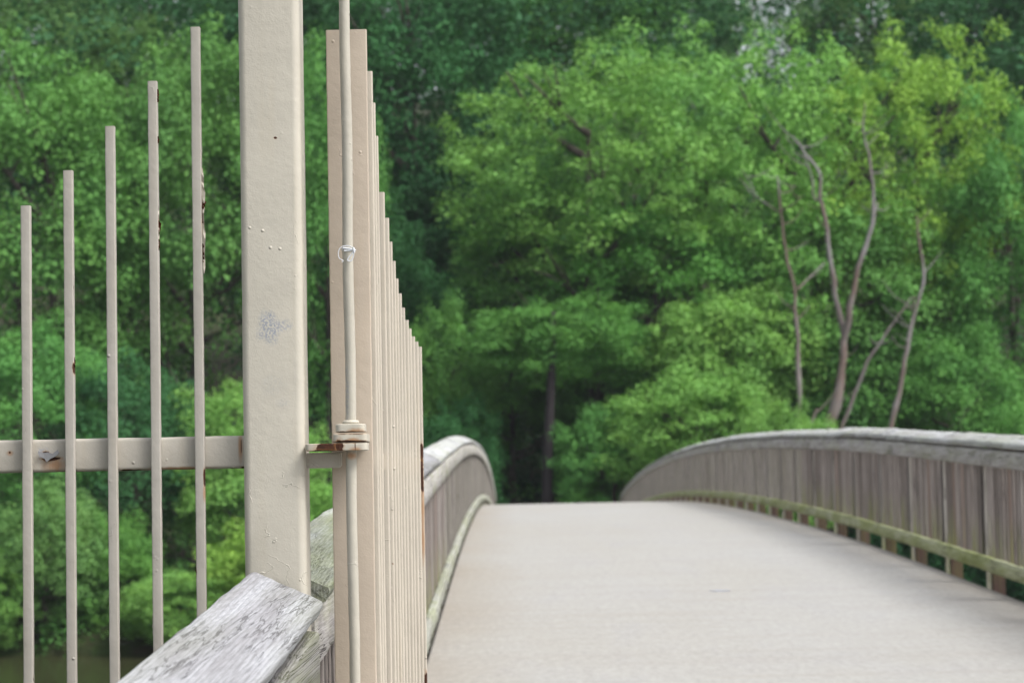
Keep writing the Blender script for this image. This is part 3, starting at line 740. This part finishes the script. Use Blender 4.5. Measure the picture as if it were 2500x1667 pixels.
T = [
 # left of the post
 ('round', 130, 120,1010, 640, 86, G_MID,   'broad mid green tree seen behind the shortest left fence bars', 1),
 ('round', 470,  60,1060, 560, 88, G_MID,   'tall green tree whose crown fills the gap beside the fourth and fifth fence bars', 1),
 ('round', 800, 120,1060, 330, 87, G_MID,   'green tree seen through the narrow gap between the thick post and the gate', 1),
 ('round',  40,-90, 520, 560,106, G_BLUE,  'pale bluish green tree at the top left corner above the other crowns', 1),  # far crowns: G_BLUE puts some distance haze into the leaf colour
 ('round', 330, 20, 560, 460,104, G_BLUE,  'hazy green tree rising behind the tallest bars of the side fence', 1),
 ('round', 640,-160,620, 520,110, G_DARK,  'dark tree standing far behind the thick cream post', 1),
 ('round',  60, 800,1380, 420, 81, G_MID,   'mid sized green tree just above the rail at the far left', 1),
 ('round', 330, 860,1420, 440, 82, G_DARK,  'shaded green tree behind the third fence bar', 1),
 ('round', 620, 950,1460, 420, 81, G_BRIGHT,'bright green tree low behind the thick post', 1),
 ('shrub', 110,1160,1600, 330, 77, G_BLUE,  'greyish green shrub on the river bank behind the leftmost bars', 0),
 ('shrub', 290,1240,1600, 260, 78, G_MID,   'mid green shrub on the bank behind the second and third bars', 0),
 ('shrub', 440,1390,1610, 350, 75.5, G_BRIGHT, 'low yellowish green shrub overhanging the dark water', 0),
 ('shrub', 640,1260,1600, 400, 76.5, G_YEL, 'tall yellow green shrub above the end of the near cap board', 0),
 ('shrub', 860,1120,1600, 300, 78, G_BRIGHT,'bright shrub glimpsed between the post and the gate above the rail', 0),
 ('shrub', -40,1330,1610, 260, 76, G_BRIGHT,'light green shrub at the water line on the left edge of the view', 0),
 # dark middle
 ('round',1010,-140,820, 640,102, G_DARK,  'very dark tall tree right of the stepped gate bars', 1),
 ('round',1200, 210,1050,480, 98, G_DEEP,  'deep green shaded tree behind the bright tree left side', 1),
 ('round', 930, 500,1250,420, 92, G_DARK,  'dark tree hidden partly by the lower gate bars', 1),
 ('round',1350,-120,420, 760,116, G_MID,   'green tree with a spreading top at the upper middle of the wood', 1),
 ('shrub',1075, 715,1330,290, 84, G_MID,   'rounded green bush above the peak of the left railing', 0),
 ('shrub',1250, 790,1130,330, 88, G_MID,  'mid green bush left of the straight dark trunk at the centre', 0),
 ('shrub',1470, 700,1180,360, 87, G_MID,   'rounded green bush right of the straight dark trunk at the centre', 0),
 ('round',1300, 900,1400,420, 95, G_DEEP,  'deep shaded tree low behind the crest of the deck', 1),
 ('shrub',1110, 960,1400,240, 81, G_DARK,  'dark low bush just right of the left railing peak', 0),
 ('shrub',1500, 980,1380,300, 80, G_MID,   'green bush at the left foot of the right railing curve', 0),
 # big bright trees on the right
 ('wispy',1440, 150, 760,680, 86, G_BRIGHT,'large light green tree reaching left over the dark wood', 1),
 ('wispy',1700, 110, 900,640, 88, G_BRIGHT,'light green feathery tree in the upper middle right', 1),
 ('wispy',1980, 130, 950,620, 87, G_BRIGHT,'bright tree crown directly behind the bare dead stems', 1),
 ('wispy',2240,  80, 900,520, 86, G_YEL,   'sunlit yellow green tree with the highest bright top at the right', 1),
 ('round',2470, 270,1150,420, 84, G_MID,   'mid green tree on the right edge of the view', 1),
 ('round',1330, 400, 960,460, 90, G_MID,   'green tree below the left reach of the large bright tree', 1),
 ('round',1600, 480,1060,560, 86, G_MID,   'mid green tree filling the middle below the feathery tree', 1),
 ('round',2050, 520,1150,620, 85, G_MID,   'green tree mass behind the forked dead tree', 1),
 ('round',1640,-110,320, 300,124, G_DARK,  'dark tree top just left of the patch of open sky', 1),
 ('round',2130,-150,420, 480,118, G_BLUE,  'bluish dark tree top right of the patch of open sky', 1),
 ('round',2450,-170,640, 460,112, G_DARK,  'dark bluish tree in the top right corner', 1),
 ('wispy',1800,-20,400, 230,121, G_BLUE,  'thin topped tree with pale sky showing through its leaves', 1),
 ('shrub',1790, 690,1090,440, 82, G_BRIGHT,'light bush left of the dead trees about half way up the view', 0),
 ('shrub',1700, 880,1280,430, 79, G_BRIGHT,'pale green willowy bush above the left part of the right railing', 0),
 ('shrub',2110, 800,1280,360, 83, G_MID,   'green bush between the forked dead tree and the leaning dead stem', 0),
 ('shrub',2340, 780,1290,360, 81, G_MID,   'green bush right of the rightmost dead stem', 0),
 ('shrub',1935, 965,1400,270, 74.7, G_BRIGHT,'small bright bush at the foot of the leftmost dead tree', 0),
 ('shrub',2480, 980,1420,360, 79, G_MID,   'bush at the right edge just above the railing cap', 0),
 ('shrub',2400,1180,1640,520, 78, G_DEEP,  'dark green bush seen through the gap under the lower rail at the right', 0),
 ('shrub',2080,1150,1560,460, 78, G_DEEP,  'dark green bush hidden behind the balusters of the right railing', 0),
]
for kind, cx, top, bot, w, D, col, label, tr in T: plant(kind, cx, top, bot, w, D, col, label, bool(tr))
# the tree whose dark straight trunk shows at the middle
def trunk_tree():
    D = 80; b = W(1335, 1300, D); gz = ground_h(b.x, D)
    root = thing('leafy_tree', 'tree with a straight dark bare trunk showing above the crest of the deck', 'tree', (b.x, D, gz))
    bm = bmesh.new(); q = smoothpts([(b.x, D, gz-.3), b, W(1338,1100,D), W(1344,970,D), W(1348,860,D), W(1350,760,D)], 3)
    tube(bm, q, [.24-.009*i+.012*noise.noise(Vector((i*.8,0,3))) for i in range(len(q))], 12); finish(bm, 60)
    bd = Mat('dark_bark_mat', .95, .1); obj('trunk', bm, bd.out(bd.mix(bd.noise(bd.mapped((9,9,2)), 1, 4), (.022,.019,.022), (.05,.043,.045))), root)
    k = bpy.data.objects.new('crown', CR['shrub'][1]); C.objects.link(k); k.parent = root; c = W(1360, 850, D+1.5); k.location = c-root.location; k.scale = (.62,.5,.36); k.color = (*G_MID,1)
trunk_tree()
# dead trees
def dead(label, D, stems, name='dead_tree'):
    p0 = stems[0][0][0]; b = W(p0[0], p0[1], D); gz = ground_h(b.x, D)
    root = thing(name, label, 'tree', (b.x, D, gz)); first = True
    bm = None
    for pts, r0_, r1_ in stems:
        q = smoothpts([W(x, y, D+dy) for x, y, dy in pts], 3)
        r0_ *= .85; r1_ *= .8
        q = [p_ + Vector((noise.noise(p_*1.9), noise.noise(p_*1.9+Vector((7,7,7))), 0))*.07 for p_ in q]
        if first: q = [Vector((b.x, D, gz-.3)), *q]
        n = len(q); bm = bmesh.new(); k = bmesh.new()
        tube(k, q, [(r0_+(r1_-r0_)*i/(n-1))*(1+.35*noise.noise(Vector((i*.9,r0_*50,0)))) for i in range(n)], 8)
        rt_ = random.Random(int(pts[0][0]*3+pts[0][1]))
        for _ in range(max(0, n//4)):
            b0 = q[rt_.randrange(n//3, n)]; sg = rt_.choice((-1,1)); l = rt_.uniform(.5, 1.5)
            e0 = b0 + Vector((sg*l*.7, rt_.uniform(-.4,.4), l*rt_.uniform(.2,.9))); m0 = b0.lerp(e0,.5)+Vector((rt_.uniform(-.1,.1),0,-.12))
            tube(k, smoothpts([b0, m0, e0], 3), [.022,.020,.018,.016,.013,.010,.006], 5)
        finish(k, 60)
        if first: tr = obj('trunk', k, DEAD, root); first = False
        else: obj('branch', k, DEAD, root)
        bm.free()
DD = 75.5
dead('pale dead tree stem with thin side twigs, leftmost of the bare trees', DD, [
 ([(1950,1050,0),(1950,960,0),(1947,860,0),(1944,780,0),(1938,700,0),(1918,610,0),(1906,520,0),(1902,430,0)], .11,.035),
 ([(1905,520,0),(1875,500,.3),(1850,482,.4),(1828,445,.5),(1812,415,.5)], .030,.010),
 ([(1908,515,0),(1935,500,-.3),(1958,478,-.3)], .035,.015),
 ([(1904,470,0),(1925,470,0),(1942,455,0)], .03,.012),
 ([(1945,707,0),(1975,680,.2),(2012,642,.4)], .045,.03)])
dead('tall dead tree forking into two reddish grey bare stems', DD+.6, [
 ([(2012,1060,0),(2040,990,0),(2055,900,0),(2060,815,0)], .26,.13),
 ([(2060,820,0),(2045,750,.2),(2030,650,.2),(2017,560,.2),(2003,480,.2),(1998,420,.2),(1975,385,.2),(1950,350,.2),(1934,332,.2)], .12,.03),
 ([(1998,490,.2),(1984,470,.2),(1982,430,.2),(1960,360,.2)], .05,.02),
 ([(2060,825,0),(2075,750,-.2),(2093,660,-.2),(2118,590,-.2),(2130,530,-.2),(2132,470,-.2),(2125,400,-.2),(2108,330,-.2),(2112,250,-.2)], .13,.025),
 ([(2128,525,-.2),(2138,510,-.2),(2141,495,-.2)], .06,.04)])
dead('thin crooked dead tree, rightmost of the bare stems', DD+.3, [
 ([(2165,1080,0),(2180,1020,0),(2200,930,0),(2215,850,0),(2228,780,0),(2248,710,0),(2255,645,0),(2244,590,0),(2240,528,0)], .12,.04),
 ([(2225,760,0),(2232,740,-.2),(2236,722,-.2)], .05,.03)])
dead('slender dark dead stem leaning right between the forked tree and the rightmost one', DD+1.0, [
 ([(2050,1060,0),(2085,965,0),(2120,880,0),(2160,820,0),(2200,765,0),(2228,725,0)], .09,.03)])
dead('short broken pale snag at the foot of the forked dead tree', DD, [([(1965,1080,0),(1975,1040,0),(1996,998,0)], .08,.05)], 'dead_snag')

# the wood on the slope behind, one mass nobody could count
rg = np.random.default_rng(5); cs, rs = [], []
for _ in range(2300):
    x = rg.uniform(-46, 50); y = rg.uniform(98, 150)
    g = ground_h(x, y)
    hgt = rg.uniform(.0, 1)**.6*(24-.05*(y-98))
    # a dip in the tree line where the sky shows
    pxx = 1250 + x/y*FPX
    lim = EYE + y*(1190-(-150))/FPX
    if 1845 < pxx < 1925: lim = EYE + y*(1190-240)/FPX
    z = min(g+1+hgt*1.15, lim-rg.uniform(0,3))
    cs.append((x, y, z)); rs.append(rg.uniform(1.1, 2.1))
p, nn = puff_leaves(np.array(cs), np.array(rs), 42, rg)
fo = bpy.data.objects.new('distant_wood', leaves_mesh('distant_wood', p, nn, .30, rg)); C.objects.link(fo); fo.color = (.040,.130,.055,1)
tag(fo, 'dark dense green wood filling the slope behind the separate trees', 'wood', kind='stuff')
# low undergrowth along the far bank
cs, rs = [], []
for _ in range(900):
    x = rg.uniform(-34, 40); y = rg.uniform(75.5, 96)
    if -2 < x < 5 and y < 84: continue
    cs.append((x, y, ground_h(x, y)+rg.uniform(0, 1.5))); rs.append(rg.uniform(.4, 1.0))
p, nn = puff_leaves(np.array(cs), np.array(rs), 110, rg)
uo = bpy.data.objects.new('undergrowth', leaves_mesh('undergrowth', p, nn, .17, rg)); C.objects.link(uo); uo.color = (.060,.17,.045,1)
tag(uo, 'low dark green undergrowth along the far river bank', 'undergrowth', kind='stuff')

# the damp air over the river
def haze():
    bm = bmesh.new(); v = bmesh.ops.create_cube(bm, size=1)['verts']
    lo, hi = Vector((-405,-305,-8.5)), Vector((405,425,75))
    for q in v: q.co = Vector([lo[i] + (q.co[i]+.5)*(hi[i]-lo[i]) for i in range(3)])
    m = bpy.data.materials.new('haze_mat'); m.use_nodes = True; t = m.node_tree
    for n in list(t.nodes):
        if n.type == 'BSDF_PRINCIPLED': t.nodes.remove(n)
    pv = t.nodes.new('ShaderNodeVolumePrincipled'); pv.inputs['Color'].default_value = (.86,.93,1,1); pv.inputs['Density'].default_value = .00022; pv.inputs['Anisotropy'].default_value = .2
    t.links.new(pv.outputs[0], t.nodes['Material Output'].inputs['Volume'])
    o = obj('haze', bm, m); tag(o, kind='stuff', label='thin pale haze in the air over the river and the wood')
haze()
